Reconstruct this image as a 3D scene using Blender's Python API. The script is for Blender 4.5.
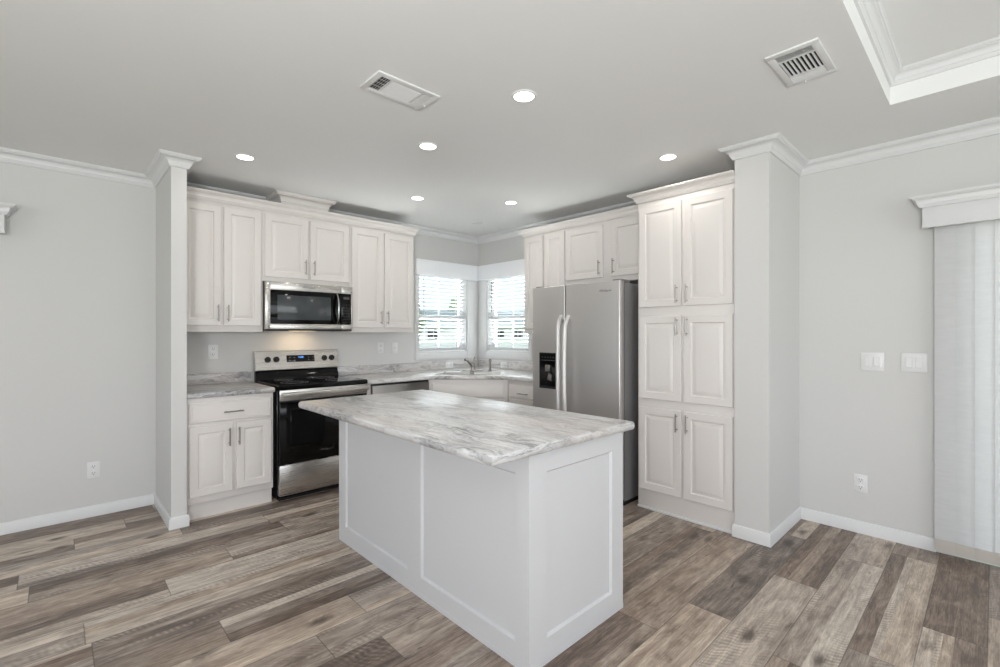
import bpy, bmesh, math, random
from mathutils import Vector, Matrix
random.seed(7)
for o in list(bpy.data.objects): bpy.data.objects.remove(o)
SC = bpy.context.scene
COL = SC.collection
PI = math.pi

# ------------------------------------------------------------------ camera, world, light
cam_d = bpy.data.cameras.new('camera'); cam = bpy.data.objects.new('camera', cam_d); COL.objects.link(cam)
F_PX = 468.2
cam_d.sensor_fit = 'HORIZONTAL'; cam_d.sensor_width = 36.0
cam_d.lens = F_PX / 1000.0 * 36.0
cam.location = (-3.822, -4.429, 1.304)
cam.rotation_euler = (PI / 2, 0, math.radians(46.55 - 90))
cam_d.shift_y = (333.7 - 333.5) / 1000.0
cam_d.clip_start = 0.05; cam_d.clip_end = 400
SC.camera = cam
SC.view_settings.view_transform = 'Standard'
SC.view_settings.look = 'None'
SC.view_settings.gamma = 1.0
SC.view_settings.use_curve_mapping = False
SC.view_settings.exposure = 0.13

world = bpy.data.worlds.new('sky'); SC.world = world; world.use_nodes = True
wn = world.node_tree.nodes; wl = world.node_tree.links; wn.clear()
w_out = wn.new('ShaderNodeOutputWorld'); w_bg = wn.new('ShaderNodeBackground')
w_tc = wn.new('ShaderNodeTexCoord'); w_sep = wn.new('ShaderNodeSeparateXYZ')
w_r = wn.new('ShaderNodeValToRGB'); w_no = wn.new('ShaderNodeTexNoise'); w_mix = wn.new('ShaderNodeMixRGB'); w_cr = wn.new('ShaderNodeValToRGB')
wl.new(w_tc.outputs['Generated'], w_sep.inputs[0]); wl.new(w_sep.outputs['Z'], w_r.inputs[0])
w_r.color_ramp.elements[0].position = 0.0; w_r.color_ramp.elements[0].color = (0.80, 0.88, 1.0, 1)
w_r.color_ramp.elements[1].position = 0.45; w_r.color_ramp.elements[1].color = (0.38, 0.60, 1.0, 1)
w_no.inputs['Scale'].default_value = 4.0; w_no.inputs['Detail'].default_value = 6
wl.new(w_tc.outputs['Generated'], w_no.inputs['Vector']); wl.new(w_no.outputs['Fac'], w_cr.inputs[0])
w_cr.color_ramp.elements[0].position = 0.45; w_cr.color_ramp.elements[1].position = 0.65
wl.new(w_cr.outputs[0], w_mix.inputs[0]); wl.new(w_r.outputs[0], w_mix.inputs[1]); w_mix.inputs[2].default_value = (0.97, 0.98, 1.0, 1)
wl.new(w_mix.outputs[0], w_bg.inputs[0]); w_bg.inputs[1].default_value = 1.15
wl.new(w_bg.outputs[0], w_out.inputs[0])

def lamp(name, kind, loc, energy, color=(1, 1, 1), rot=None, aim=None, **kw):
    d = bpy.data.lights.new(name, kind); d.energy = energy; d.color = color
    for k, v in kw.items(): setattr(d, k, v)
    o = bpy.data.objects.new(name, d); COL.objects.link(o); o.location = loc
    if rot: o.rotation_euler = rot
    if aim is not None:
        o.rotation_euler = (Vector(aim) - Vector(loc)).to_track_quat('-Z', 'Y').to_euler()
    return o
lamp('sun', 'SUN', (-20, -20, 30), 1.7, (1, 0.96, 0.9), aim=(0, 0, 0), angle=0.01)
# area lamps added as room fill, set in assumed window openings behind the camera
lamp('front_fill', 'AREA', (-3.1, -8.30, 1.45), 84, (0.94, 0.965, 1.0), aim=(-3.1, -4.2, 4.6), shape='RECTANGLE', size=5.2, size_y=1.9)
lamp('left_fill', 'AREA', (-8.25, -4.6, 1.45), 72, (0.94, 0.965, 1.0), aim=(-4.4, -4.2, 4.6), shape='RECTANGLE', size=5.0, size_y=1.9)

# lamps added outside: ceiling fill hidden below the corner sills, daylight at sliding door
lamp('corner_window_fill', 'AREA', (-.535, 1.15, .48), 350, (0.97, 0.98, 1.0), aim=(-.535, -1.0, 2.2), shape='RECTANGLE', size=.75, size_y=.5)
lamp('corner_window_fill', 'AREA', (1.15, -.515, .48), 350, (0.97, 0.98, 1.0), aim=(-1.0, -.515, 2.2), shape='RECTANGLE', size=.75, size_y=.5)
lamp('sliding_door_daylight', 'AREA', (1.8, -5.4, 1.5), 60, (0.97, 0.98, 1.0), aim=(0, -5.0, 1.0), shape='RECTANGLE', size=3.0, size_y=2.4)
# unseen lamp added to brighten the ceiling, standing in for a bounced flash
lamp('ceiling_fill', 'AREA', (-4.9, -5.1, 1.40), 80, (0.96, 0.98, 1.0), aim=(-4.2, -4.4, 2.6), shape='DISK', size=.5)

# ------------------------------------------------------------------ materials
def lin(c):
    c = c / 255.0
    return c / 12.92 if c <= 0.04045 else ((c + 0.055) / 1.055) ** 2.4
def rgb(r, g, b): return (lin(r), lin(g), lin(b), 1)

class NT:
    def __init__(s, m): s.t = m.node_tree; s.n = s.t.nodes; s.l = s.t.links
    def node(s, typ, **kw):
        n = s.n.new(typ)
        for k, v in kw.items(): setattr(n, k, v)
        return n
    def put(s, sock, v):
        if hasattr(v, 'is_output'): s.l.new(v, sock)
        else: sock.default_value = v
    def math(s, op, a, b=None, c=None):
        n = s.node('ShaderNodeMath', operation=op); s.put(n.inputs[0], a)
        if b is not None: s.put(n.inputs[1], b)
        if c is not None: s.put(n.inputs[2], c)
        return n.outputs[0]
    def comb(s, x, y, z):
        n = s.node('ShaderNodeCombineXYZ'); s.put(n.inputs[0], x); s.put(n.inputs[1], y); s.put(n.inputs[2], z); return n.outputs[0]
    def pos(s):
        g = s.node('ShaderNodeNewGeometry'); sp = s.node('ShaderNodeSeparateXYZ'); s.l.new(g.outputs['Position'], sp.inputs[0])
        return g.outputs['Position'], sp.outputs[0], sp.outputs[1], sp.outputs[2]
    def noise(s, vec, scale=1, detail=4, rough=0.5, dist=0.0):
        n = s.node('ShaderNodeTexNoise'); s.put(n.inputs['Vector'], vec)
        n.inputs['Scale'].default_value = scale; n.inputs['Detail'].default_value = detail
        n.inputs['Roughness'].default_value = rough; n.inputs['Distortion'].default_value = dist
        return n.outputs['Fac']
    def wn(s, vec):
        n = s.node('ShaderNodeTexWhiteNoise', noise_dimensions='3D'); s.put(n.inputs['Vector'], vec); return n.outputs['Value']
    def ramp(s, fac, stops, interp='LINEAR'):
        n = s.node('ShaderNodeValToRGB'); s.put(n.inputs[0], fac); r = n.color_ramp; r.interpolation = interp
        while len(r.elements) < len(stops): r.elements.new(0.5)
        for e, (p, c) in zip(r.elements, stops): e.position = p; e.color = c
        return n.outputs[0]
    def mix(s, fac, a, b, mode='MIX'):
        n = s.node('ShaderNodeMixRGB', blend_type=mode); s.put(n.inputs[0], fac); s.put(n.inputs[1], a); s.put(n.inputs[2], b); return n.outputs[0]
    def bump(s, h, strength=0.1, dist=0.01):
        n = s.node('ShaderNodeBump'); n.inputs['Strength'].default_value = strength; n.inputs['Distance'].default_value = dist
        s.l.new(h, n.inputs['Height']); return n.outputs[0]

def base_mat(name, color=(0.8, 0.8, 0.8, 1), rough=0.5, metal=0.0, **kw):
    m = bpy.data.materials.new(name); m.use_nodes = True
    b = m.node_tree.nodes['Principled BSDF']
    b.inputs['Base Color'].default_value = color; b.inputs['Roughness'].default_value = rough; b.inputs['Metallic'].default_value = metal
    for k, v in kw.items(): b.inputs[k].default_value = v
    return m, b, NT(m)

def painted(name, color, rough=0.5, scale=90, bump=0.03, var=0.02):
    m, b, t = base_mat(name, color, rough)
    p, x, y, z = t.pos()
    n = t.noise(p, scale, 3)
    dark = (color[0] * (1 - var), color[1] * (1 - var), color[2] * (1 - var), 1)
    t.l.new(t.mix(t.noise(p, 2.0, 2), dark, color), b.inputs['Base Color'])
    t.l.new(t.bump(n, bump, 0.002), b.inputs['Normal'])
    return m

M = {}
M['wall'] = painted('wall_paint', rgb(210, 209, 207), 0.75)
M['ceiling'] = painted('ceiling_paint', rgb(236, 236, 235), 0.85, 60, 0.06)
M['trim'] = painted('trim_paint', rgb(221, 221, 221), 0.40, 40, 0.01)
M['cabinet'] = painted('cabinet_thermofoil', rgb(224, 219, 215), 0.36, 40, 0.01)
M['island'] = painted('island_paint', rgb(203, 203, 204), 0.42, 40, 0.01)
M['plastic'] = painted('white_plastic', rgb(226, 226, 225), 0.35, 40, 0.0)
M['slat'] = painted('blind_slat_plastic', rgb(244, 245, 246), 0.4, 40, 0.0)
M['valance'] = painted('valance_vinyl', rgb(242, 243, 246), 0.5, 40, 0.0)
M['black'] = base_mat('black_enamel', rgb(20, 20, 21), 0.22)[0]
M['blackm'] = base_mat('black_plastic', rgb(12, 12, 13), 0.5)[0]
M['glossblack'] = base_mat('black_glass', rgb(6, 6, 7), 0.07, 0.0, **{'Specular IOR Level': 0.3})[0]
M['slot'] = base_mat('dark_slot', rgb(24, 24, 26), 0.7)[0]
M['nickel'] = base_mat('brushed_nickel', rgb(158, 154, 149), 0.34, 1.0)[0]
M['handlealu'] = base_mat('satin_aluminium', rgb(214, 212, 210), 0.5, 0.65)[0]
M['chrome'] = base_mat('satin_chrome', rgb(205, 205, 205), 0.2, 1.0)[0]
M['bronze'] = base_mat('dark_side_enamel', rgb(92, 84, 78), 0.4, 0.4)[0]
M['fridge_side'] = painted('grey_textured_enamel', rgb(112, 110, 110), 0.45, 300, 0.05)
M['mark'] = base_mat('grey_print', rgb(70, 70, 72), 0.5)[0]
M['lightmark'] = base_mat('silver_print', rgb(238, 238, 238), 0.5)[0]
M['ledgray'] = base_mat('legend_print', rgb(120, 120, 122), 0.5)[0]

def stainless(name, color, rough, axis):
    m, b, t = base_mat(name, color, rough, 1.0)
    p, x, y, z = t.pos()
    if axis == 'h': v = t.comb(t.math('MULTIPLY', x, 3), t.math('MULTIPLY', y, 3), t.math('MULTIPLY', z, 500))
    else: v = t.comb(t.math('MULTIPLY', x, 420), t.math('MULTIPLY', y, 420), t.math('MULTIPLY', z, 3))
    n = t.noise(v, 1, 3)
    t.l.new(t.math('MULTIPLY_ADD', n, 0.16, rough - 0.08), b.inputs['Roughness'])
    t.l.new(t.bump(n, 0.05, 0.0006), b.inputs['Normal'])
    return m
M['steel'] = stainless('brushed_steel', rgb(200, 197, 193), 0.28, 'h')
M['dishsteel'] = stainless('brushed_steel_dishwasher', rgb(150, 147, 144), 0.34, 'h')
M['fridge'] = stainless('brushed_steel_fridge', rgb(206, 204, 203), 0.42, 'h')
M['sinksteel'] = stainless('sink_steel', rgb(150, 148, 145), 0.42, 'h')

def emis(name, color, strength):
    m = bpy.data.materials.new(name); m.use_nodes = True; n = m.node_tree.nodes; n.clear()
    e = n.new('ShaderNodeEmission'); o = n.new('ShaderNodeOutputMaterial'); e.inputs[0].default_value = color; e.inputs[1].default_value = strength
    m.node_tree.links.new(e.outputs[0], o.inputs[0]); return m
M['lens'] = emis('lamp_diffuser', (1, 0.97, 0.92, 1), 6.0)
M['led'] = emis('blue_display_digits', (0.12, 0.35, 1, 1), 2.5)
M['warmlens'] = emis('hood_lamp', (1, 0.75, 0.45, 1), 5.0)

def glass_mat():
    m = bpy.data.materials.new('window_glass'); m.use_nodes = True; t = NT(m); t.n.clear()
    o = t.node('ShaderNodeOutputMaterial'); mx = t.node('ShaderNodeMixShader'); tr = t.node('ShaderNodeBsdfTransparent'); gl = t.node('ShaderNodeBsdfGlossy')
    fr = t.node('ShaderNodeLayerWeight'); fr.inputs[0].default_value = 0.5; gl.inputs['Roughness'].default_value = 0.01
    tr.inputs[0].default_value = (0.95, 0.97, 0.96, 1)
    t.l.new(t.math('MULTIPLY_ADD', t.math('POWER', fr.outputs['Facing'], 4.0), 0.5, 0.03), mx.inputs[0]); t.l.new(tr.outputs[0], mx.inputs[1]); t.l.new(gl.outputs[0], mx.inputs[2]); t.l.new(mx.outputs[0], o.inputs[0]); return m
M['glass'] = glass_mat()

def translucent(name, color, fac):
    m = bpy.data.materials.new(name); m.use_nodes = True; t = NT(m); t.n.clear()
    o = t.node('ShaderNodeOutputMaterial'); mx = t.node('ShaderNodeMixShader'); d = t.node('ShaderNodeBsdfDiffuse'); tr = t.node('ShaderNodeBsdfTranslucent')
    p, x, y, z = t.pos()
    n = t.noise(t.comb(t.math('MULTIPLY', x, 6), t.math('MULTIPLY', y, 6), t.math('MULTIPLY', z, 30)), 2, 5, 0.6)
    c2 = (color[0] * .88, color[1] * .88, color[2] * .88, 1)
    c = t.mix(n, c2, color); t.l.new(c, d.inputs[0]); t.l.new(c, tr.inputs[0])
    mx.inputs[0].default_value = fac
    t.l.new(d.outputs[0], mx.inputs[1]); t.l.new(tr.outputs[0], mx.inputs[2]); t.l.new(mx.outputs[0], o.inputs[0]); return m
M['vane'] = translucent('vertical_blind_vinyl', rgb(240, 240, 240), 0.45)
M['hem'] = translucent('vertical_blind_hem', rgb(214, 208, 200), 0.2)

def laminate(name, along):
    m, b, t = base_mat(name, rough=0.33, **{'Coat Weight': 0.5, 'Coat Roughness': 0.30})
    p, x, y, z = t.pos()
    al, ac = (x, y) if along == 'x' else (y, x)
    g = t.node('ShaderNodeNewGeometry'); sn = t.node('ShaderNodeSeparateXYZ'); t.l.new(g.outputs['Normal'], sn.inputs[0])
    end = t.math('GREATER_THAN', t.math('ABSOLUTE', sn.outputs[0 if along == 'x' else 1]), 0.6)      # cut ends of the sheet: grain wraps along the edge
    d = t.math('MULTIPLY', end, t.math('SUBTRACT', ac, al))
    al2 = t.math('ADD', al, d); ac2 = t.math('SUBTRACT', ac, d)
    acz = t.math('ADD', ac2, z)
    warp = t.noise(t.comb(t.math('MULTIPLY', al2, 2.6), t.math('MULTIPLY', acz, 6.0), t.math('MULTIPLY', z, 3)), 1.0, 5, 0.6)
    acw = t.math('ADD', t.math('MULTIPLY', acz, 46.0), t.math('MULTIPLY', warp, 13.0))
    s1 = t.noise(t.comb(t.math('MULTIPLY', al2, 4.6), acw, 0.0), 1.0, 12, 0.72, 0.7)
    lo = t.noise(t.comb(t.math('MULTIPLY', al2, 1.3), t.math('MULTIPLY', acz, 6), 4.2), 1.0, 4, 0.6, 0.8)
    f = t.math('ADD', s1, t.math('MULTIPLY', t.math('SUBTRACT', lo, 0.5), 0.55))
    col = t.ramp(f, [(0.30, rgb(84, 83, 85)), (0.38, rgb(134, 133, 134)), (0.46, rgb(178, 177, 177)), (0.56, rgb(206, 205, 204)), (0.70, rgb(219, 218, 218))])
    w = t.noise(t.comb(t.math('MULTIPLY', al, 1.2), t.math('MULTIPLY', ac, 4), 3.3), 1.0, 2)
    col = t.mix(t.ramp(w, [(0.42, (0, 0, 0, 1)), (0.7, (0.4, 0.4, 0.4, 1))]), col, rgb(204, 192, 184))
    t.l.new(col, b.inputs['Base Color'])
    t.l.new(t.math('MULTIPLY_ADD', s1, 0.14, 0.28), b.inputs['Roughness'])
    return m
M['laminate_x'] = laminate('marbled_laminate', 'x')
M['laminate_y'] = laminate('marbled_laminate_island', 'y')

def floor_mat():
    m, b, t = base_mat('weathered_plank_vinyl', rough=0.42)
    p, x, y, z = t.pos()
    W = 0.2; L = 1.22
    v = t.math('DIVIDE', t.math('ADD', y, 4.21 + 40 * W), W)
    row = t.math('FLOOR', v); fv = t.math('FRACT', v)
    r1 = t.wn(t.comb(row, 3.1, 0.5))
    u = t.math('ADD', t.math('DIVIDE', x, L), t.math('MULTIPLY', r1, 7.3))
    pl = t.math('FLOOR', u); fu = t.math('FRACT', u)
    rid = t.wn(t.comb(row, pl, 1.7)); rid2 = t.wn(t.comb(row, pl, 9.2)); rid3 = t.wn(t.comb(row, pl, 4.4))
    # each plank print is built of one to three narrower boards
    wob = t.math('MULTIPLY', t.math('SUBTRACT', t.noise(t.comb(t.math('MULTIPLY', x, 1.3), rid, row), 1.0, 2), 0.5), 0.10)
    sp1 = t.math('ADD', t.math('MULTIPLY_ADD', rid2, 0.25, 0.25), wob)
    sp2 = t.math('ADD', t.math('MULTIPLY_ADD', rid3, 0.25, 0.62), wob)
    on1 = t.math('MULTIPLY', t.math('GREATER_THAN', fv, sp1), t.math('GREATER_THAN', rid, 0.25))
    on2 = t.math('MULTIPLY', t.math('GREATER_THAN', fv, sp2), t.math('GREATER_THAN', rid, 0.55))
    strip = t.math('ADD', on1, on2)
    tone = t.wn(t.comb(row, pl, t.math('MULTIPLY_ADD', strip, 1.3, 20)))
    hue = t.wn(t.comb(row, pl, t.math('MULTIPLY_ADD', strip, 1.7, 50)))
    idz = t.math('MULTIPLY_ADD', tone, 31.0, t.math('MULTIPLY', row, 1.7))
    grain = t.noise(t.comb(t.math('MULTIPLY', x, 2.4), t.math('MULTIPLY', y, 42), idz), 1.0, 8, 0.62, 0.6)
    fine = t.noise(t.comb(t.math('MULTIPLY', x, 14), t.math('MULTIPLY', y, 190), idz), 1.0, 6, 0.7)
    blot = t.noise(t.comb(t.math('MULTIPLY', x, 4.5), t.math('MULTIPLY', y, 10.5), idz), 1.0, 8, 0.68, 1.1)
    f = t.math('ADD', t.math('MULTIPLY', tone, 0.56), t.math('MULTIPLY', t.math('SUBTRACT', grain, 0.5), 0.85))
    f = t.math('ADD', f, t.math('MULTIPLY', t.math('SUBTRACT', blot, 0.5), 0.95))
    f = t.math('ADD', f, t.math('MULTIPLY', t.math('SUBTRACT', fine, 0.5), 0.75))
    f = t.math('ADD', f, 0.275)
    # saw marks across some boards
    saw = t.math('SINE', t.math('ADD', t.math('MULTIPLY', x, 250), t.math('ADD', t.math('MULTIPLY', y, 130), t.math('MULTIPLY', t.noise(t.comb(t.math('MULTIPLY', x, 3), t.math('MULTIPLY', y, 8), idz), 1.0, 5), 34))))
    sm = t.math('MULTIPLY', t.math('GREATER_THAN', hue, 0.55), t.ramp(t.noise(t.comb(t.math('MULTIPLY', x, 1.5), t.math('MULTIPLY', y, 10), idz), 1.0, 3), [(0.52, (0, 0, 0, 1)), (0.66, (1, 1, 1, 1))]))
    f = t.math('ADD', f, t.math('MULTIPLY', t.math('MULTIPLY', saw, sm), t.math('MULTIPLY', fine, 0.22)))
    ca = t.ramp(f, [(0.0, rgb(62, 50, 43)), (0.28, rgb(104, 87, 75)), (0.5, rgb(140, 121, 106)), (0.72, rgb(174, 156, 139)), (1.0, rgb(214, 199, 181))])
    cb = t.ramp(f, [(0.0, rgb(66, 60, 57)), (0.28, rgb(106, 99, 94)), (0.5, rgb(140, 132, 126)), (0.72, rgb(172, 164, 156)), (1.0, rgb(210, 203, 194))])
    col = t.mix(t.math('MULTIPLY', hue, 0.6), ca, cb)
    # knots
    vo = t.node('ShaderNodeTexVoronoi'); t.l.new(t.comb(t.math('MULTIPLY', x, 2.6), t.math('MULTIPLY', y, 6.0), t.math('MULTIPLY', row, 3.7)), vo.inputs['Vector']); vo.inputs['Scale'].default_value = 1.0
    kd = t.math('ADD', vo.outputs['Distance'], t.math('MULTIPLY', t.math('SUBTRACT', blot, 0.5), 0.25))
    kn = t.ramp(kd, [(0.06, (0.85, 0.85, 0.85, 1)), (0.20, (0, 0, 0, 1))])
    col = t.mix(kn, col, rgb(62, 50, 43))
    crack = t.ramp(t.noise(t.comb(t.math('MULTIPLY', x, 3.0), t.math('MULTIPLY', y, 26), t.math('ADD', idz, 9)), 1.0, 3, 0.5, 2.0), [(0.27, (0.8, 0.8, 0.8, 1)), (0.32, (0, 0, 0, 1))])
    col = t.mix(crack, col, rgb(70, 58, 50))
    # seams
    ev = t.math('MULTIPLY', t.math('MINIMUM', fv, t.math('SUBTRACT', 1.0, fv)), W)
    eu = t.math('MULTIPLY', t.math('MINIMUM', fu, t.math('SUBTRACT', 1.0, fu)), L)
    e = t.math('MINIMUM', ev, eu)
    seam = t.ramp(t.math('DIVIDE', e, 0.004), [(0.25, (1, 1, 1, 1)), (0.75, (0, 0, 0, 1))])
    col = t.mix(t.math('MULTIPLY', seam, 0.55), col, rgb(52, 43, 38))
    t.l.new(col, b.inputs['Base Color'])
    h = t.math('SUBTRACT', t.math('MULTIPLY', grain, 0.6), seam)
    t.l.new(t.bump(h, 0.25, 0.0015), b.inputs['Normal'])
    t.l.new(t.math('MULTIPLY_ADD', grain, 0.22, 0.30), b.inputs['Roughness'])
    return m
M['floor'] = floor_mat()

def foliage(name, c1, c2):
    m, b, t = base_mat(name, rough=0.7); p, x, y, z = t.pos()
    t.l.new(t.mix(t.noise(p, 3, 5), c1, c2), b.inputs['Base Color']); return m
M['leaf'] = foliage('tree_leaves', rgb(92, 116, 78), rgb(160, 178, 130))
M['grass'] = foliage('lawn_grass', rgb(120, 140, 66), rgb(176, 190, 110))
M['bark'] = foliage('tree_bark', rgb(86, 72, 60), rgb(120, 104, 90))
M['siding'] = painted('house_siding', rgb(240, 240, 238), 0.6)
M['roof'] = foliage('roof_shingles', rgb(140, 150, 142), rgb(168, 176, 168))
M['hglass'] = base_mat('dark_house_window', rgb(52, 58, 64), 0.15)[0]
M['asphalt'] = foliage('pale_concrete', rgb(196, 194, 188), rgb(214, 212, 206))
M['carpaint'] = base_mat('silver_car_paint', rgb(150, 156, 162), 0.25, 0.6)[0]
M['rubber'] = base_mat('tyre_rubber', rgb(28, 28, 28), 0.8)[0]

# ------------------------------------------------------------------ mesh helpers
FA = lambda x=0, y=0, z=0: Matrix(((1, 0, 0, x), (0, 0, -1, y), (0, 1, 0, z), (0, 0, 0, 1)))      # u=+x  v=z  w=-y  (wall at the back)
FB = lambda x=0, y=0, z=0: Matrix(((0, 0, -1, x), (-1, 0, 0, y), (0, 1, 0, z), (0, 0, 0, 1)))     # u=-y  v=z  w=-x  (wall at the right)
_s = math.sqrt(.5)
FD = lambda x=0, y=0, z=0: Matrix(((_s, 0, -_s, x), (-_s, 0, -_s, y), (0, 1, 0, z), (0, 0, 0, 1)))  # diagonal corner face
FI = Matrix.Identity(4)

class MB:
    def __init__(s, fr=None): s.bm = bmesh.new(); s.m = fr or FI
    def _add(s, vs, fs):
        bv = [s.bm.verts.new(s.m @ Vector(v)) for v in vs]
        for f in fs:
            try: s.bm.faces.new([bv[i] for i in f])
            except ValueError: pass
    def merge(s, b2):
        me = bpy.data.meshes.new('t'); b2.to_mesh(me); b2.free(); me.transform(s.m); s.bm.from_mesh(me); bpy.data.meshes.remove(me)
    def box(s, x0, x1, y0, y1, z0, z1, bev=0.0, seg=2):
        b = bmesh.new(); bmesh.ops.create_cube(b, size=1)
        for v in b.verts:
            v.co = Vector(((x0 + x1) / 2 + v.co.x * (x1 - x0), (y0 + y1) / 2 + v.co.y * (y1 - y0), (z0 + z1) / 2 + v.co.z * (z1 - z0)))
        if bev > 0: bmesh.ops.bevel(b, geom=list(b.edges), offset=bev, segments=seg, affect='EDGES', profile=0.5)
        s.merge(b); return s
    def cyl(s, p0, p1, r, r1=None, n=16, caps=True):
        p0, p1 = Vector(p0), Vector(p1); r1 = r if r1 is None else r1; d = (p1 - p0).normalized()
        a = d.orthogonal().normalized(); c = d.cross(a); vs = []; fs = []
        for k in range(n):
            t = 2 * PI * k / n; q = a * math.cos(t) + c * math.sin(t); vs += [p0 + q * r, p1 + q * r1]
        for k in range(n):
            j = (k + 1) % n; fs.append((2 * k, 2 * j, 2 * j + 1, 2 * k + 1))
        if caps: fs.append(tuple(range(0, 2 * n, 2))[::-1]); fs.append(tuple(range(1, 2 * n, 2)))
        s._add(vs, fs); return s
    def tube(s, pts, r, n=10, flat=None):
        pts = [Vector(p) for p in pts]; rings = []; up = None
        for i, p in enumerate(pts):
            t = (pts[min(i + 1, len(pts) - 1)] - pts[max(i - 1, 0)]).normalized()
            if up is None: up = t.orthogonal().normalized()
            up = (up - t * up.dot(t)).normalized(); sd = t.cross(up)
            rr = r[i] if isinstance(r, (list, tuple)) else r
            fl = flat or (1, 1)
            rings.append([p + (up * math.cos(2 * PI * k / n) * fl[0] + sd * math.sin(2 * PI * k / n) * fl[1]) * rr for k in range(n)])
        vs = [v for g in rings for v in g]; fs = []
        for i in range(len(rings) - 1):
            for k in range(n):
                j = (k + 1) % n; fs.append((i * n + k, i * n + j, (i + 1) * n + j, (i + 1) * n + k))
        fs.append(tuple(range(n))[::-1]); fs.append(tuple(range((len(rings) - 1) * n, len(rings) * n)))
        s._add(vs, fs); return s
    def lathe(s, c, prof, n=32):
        vs = []; fs = []; c = Vector(c)
        for r, h in prof:
            for k in range(n): vs.append(c + Vector((math.cos(2 * PI * k / n) * r, math.sin(2 * PI * k / n) * r, h)))
        for i in range(len(prof) - 1):
            for k in range(n):
                j = (k + 1) % n; fs.append((i * n + k, i * n + j, (i + 1) * n + j, (i + 1) * n + k))
        s._add(vs, fs); return s
    def prism(s, pts, z0, z1, bev=0, axis='z'):
        b = bmesh.new()
        def P(p, z): return (p[0], p[1], z) if axis == 'z' else ((z, p[0], p[1]) if axis == 'x' else (p[0], z, p[1]))
        lo = [b.verts.new(P(p, z0)) for p in pts]; hi = [b.verts.new(P(p, z1)) for p in pts]; n = len(pts)
        b.faces.new(lo[::-1]); b.faces.new(hi)
        for i in range(n): b.faces.new((lo[i], lo[(i + 1) % n], hi[(i + 1) % n], hi[i]))
        bmesh.ops.recalc_face_normals(b, faces=b.faces)
        if bev: bmesh.ops.bevel(b, geom=[e for e in b.edges], offset=bev, segments=3, affect='EDGES', profile=0.5)
        s.merge(b); return s
    def rings(s, u0, u1, v0, v1, prof, back=0.0):
        """rectangle moulded by nested rings: prof = [(inset, height)...]; closed at the back plane w=back"""
        vs = []; fs = []
        L = [(0, back)] + prof
        for ins, h in L:
            vs += [(u0 + ins, v0 + ins, h), (u1 - ins, v0 + ins, h), (u1 - ins, v1 - ins, h), (u0 + ins, v1 - ins, h)]
        for i in range(len(L) - 1):
            for k in range(4):
                j = (k + 1) % 4; fs.append((i * 4 + k, i * 4 + j, (i + 1) * 4 + j, (i + 1) * 4 + k))
        fs.append((3, 2, 1, 0)); k = (len(L) - 1) * 4; fs.append((k, k + 1, k + 2, k + 3))
        s._add(vs, fs); return s
    def build(s, name, mat, parent=None, smooth=True, angle=32, keep=False):
        global _roots
        bmesh.ops.remove_doubles(s.bm, verts=s.bm.verts, dist=1e-6)
        bmesh.ops.recalc_face_normals(s.bm, faces=s.bm.faces)
        me = bpy.data.meshes.new(name); s.bm.to_mesh(me); s.bm.free()
        o = bpy.data.objects.new(name, me); COL.objects.link(o)
        if parent is None:
            xs = [v.co for v in me.vertices]
            org = Vector((sum((min(c[i] for c in xs), max(c[i] for c in xs))) / 2 for i in range(3))); org.z = min(c.z for c in xs)
            me.transform(Matrix.Translation(-org)); o.location = org; ORG[o.name] = org
        else:
            org = ORG[parent.name]; me.transform(Matrix.Translation(-org)); o.parent = parent; ORG[o.name] = org
        me.materials.append(M[mat] if isinstance(mat, str) else mat)
        if smooth:
            for p in me.polygons: p.use_smooth = True
            me.set_sharp_from_angle(angle=math.radians(angle))
        return o
ORG = {}
def tag(o, label=None, cat=None, group=None, kind=None):
    if label: o['label'] = label
    if cat: o['category'] = cat
    if group: o['group'] = group
    if kind: o['kind'] = kind
    return o
def thing(name, loc, label, cat, group=None):
    o = bpy.data.objects.new(name, None); COL.objects.link(o); o.location = loc; o.empty_display_size = 0.1
    ORG[o.name] = Vector(loc); return tag(o, label, cat, group)
def struct(o, label=None, cat=None):
    o['kind'] = 'structure'; return tag(o, label, cat)

def sweep(mb, path, prof, closed=False):
    """profile (d,z) swept along an xy path; d is measured to the right of travel; mitred corners"""
    n = len(path); P = [Vector((p[0], p[1])) for p in path]; rows = []
    for i in range(n):
        def nrm(a, b): d = (b - a).normalized(); return Vector((d.y, -d.x))
        if closed: n0 = nrm(P[i - 1], P[i]); n1 = nrm(P[i], P[(i + 1) % n])
        else:
            n0 = nrm(P[i - 1], P[i]) if i > 0 else nrm(P[0], P[1]); n1 = nrm(P[i], P[i + 1]) if i < n - 1 else n0
        m = (n0 + n1); m = m / (1 + n0.dot(n1)) if (1 + n0.dot(n1)) > 1e-4 else n0
        rows.append([(P[i].x + m.x * d, P[i].y + m.y * d, z) for d, z in prof])
    k = len(prof); vs = [v for r in rows for v in r]; fs = []
    R = n if closed else n - 1
    for i in range(R):
        for j in range(k):
            a, b = i * k + j, i * k + (j + 1) % k; c = ((i + 1) % n) * k
            fs.append((a, b, c + (j + 1) % k, c + j))
    if not closed: fs.append(tuple(range(k))[::-1]); fs.append(tuple(range((n - 1) * k, n * k)))
    mb._add(vs, fs); return mb

def crown_prof(zt, h, d):
    """closed crown moulding profile, top at zt, height h, projection d"""
    z0 = zt - h; pts = [(-0.002, z0), (0.010, z0), (0.013, z0 + 0.10 * h), (0.016, z0 + 0.14 * h), (0.018, z0 + 0.24 * h)]
    for k in range(7):
        t = k / 6; a = t * PI / 2
        pts.append((0.022 + (d - 0.036) * (1 - math.cos(a)), z0 + (0.28 + 0.44 * math.sin(a) * 1.0) * h))
    pts += [(d - 0.012, z0 + 0.78 * h), (d - 0.006, z0 + 0.80 * h), (d - 0.002, z0 + 0.90 * h), (d, z0 + 0.91 * h), (d, zt), (-0.002, zt)]
    return pts

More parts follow.
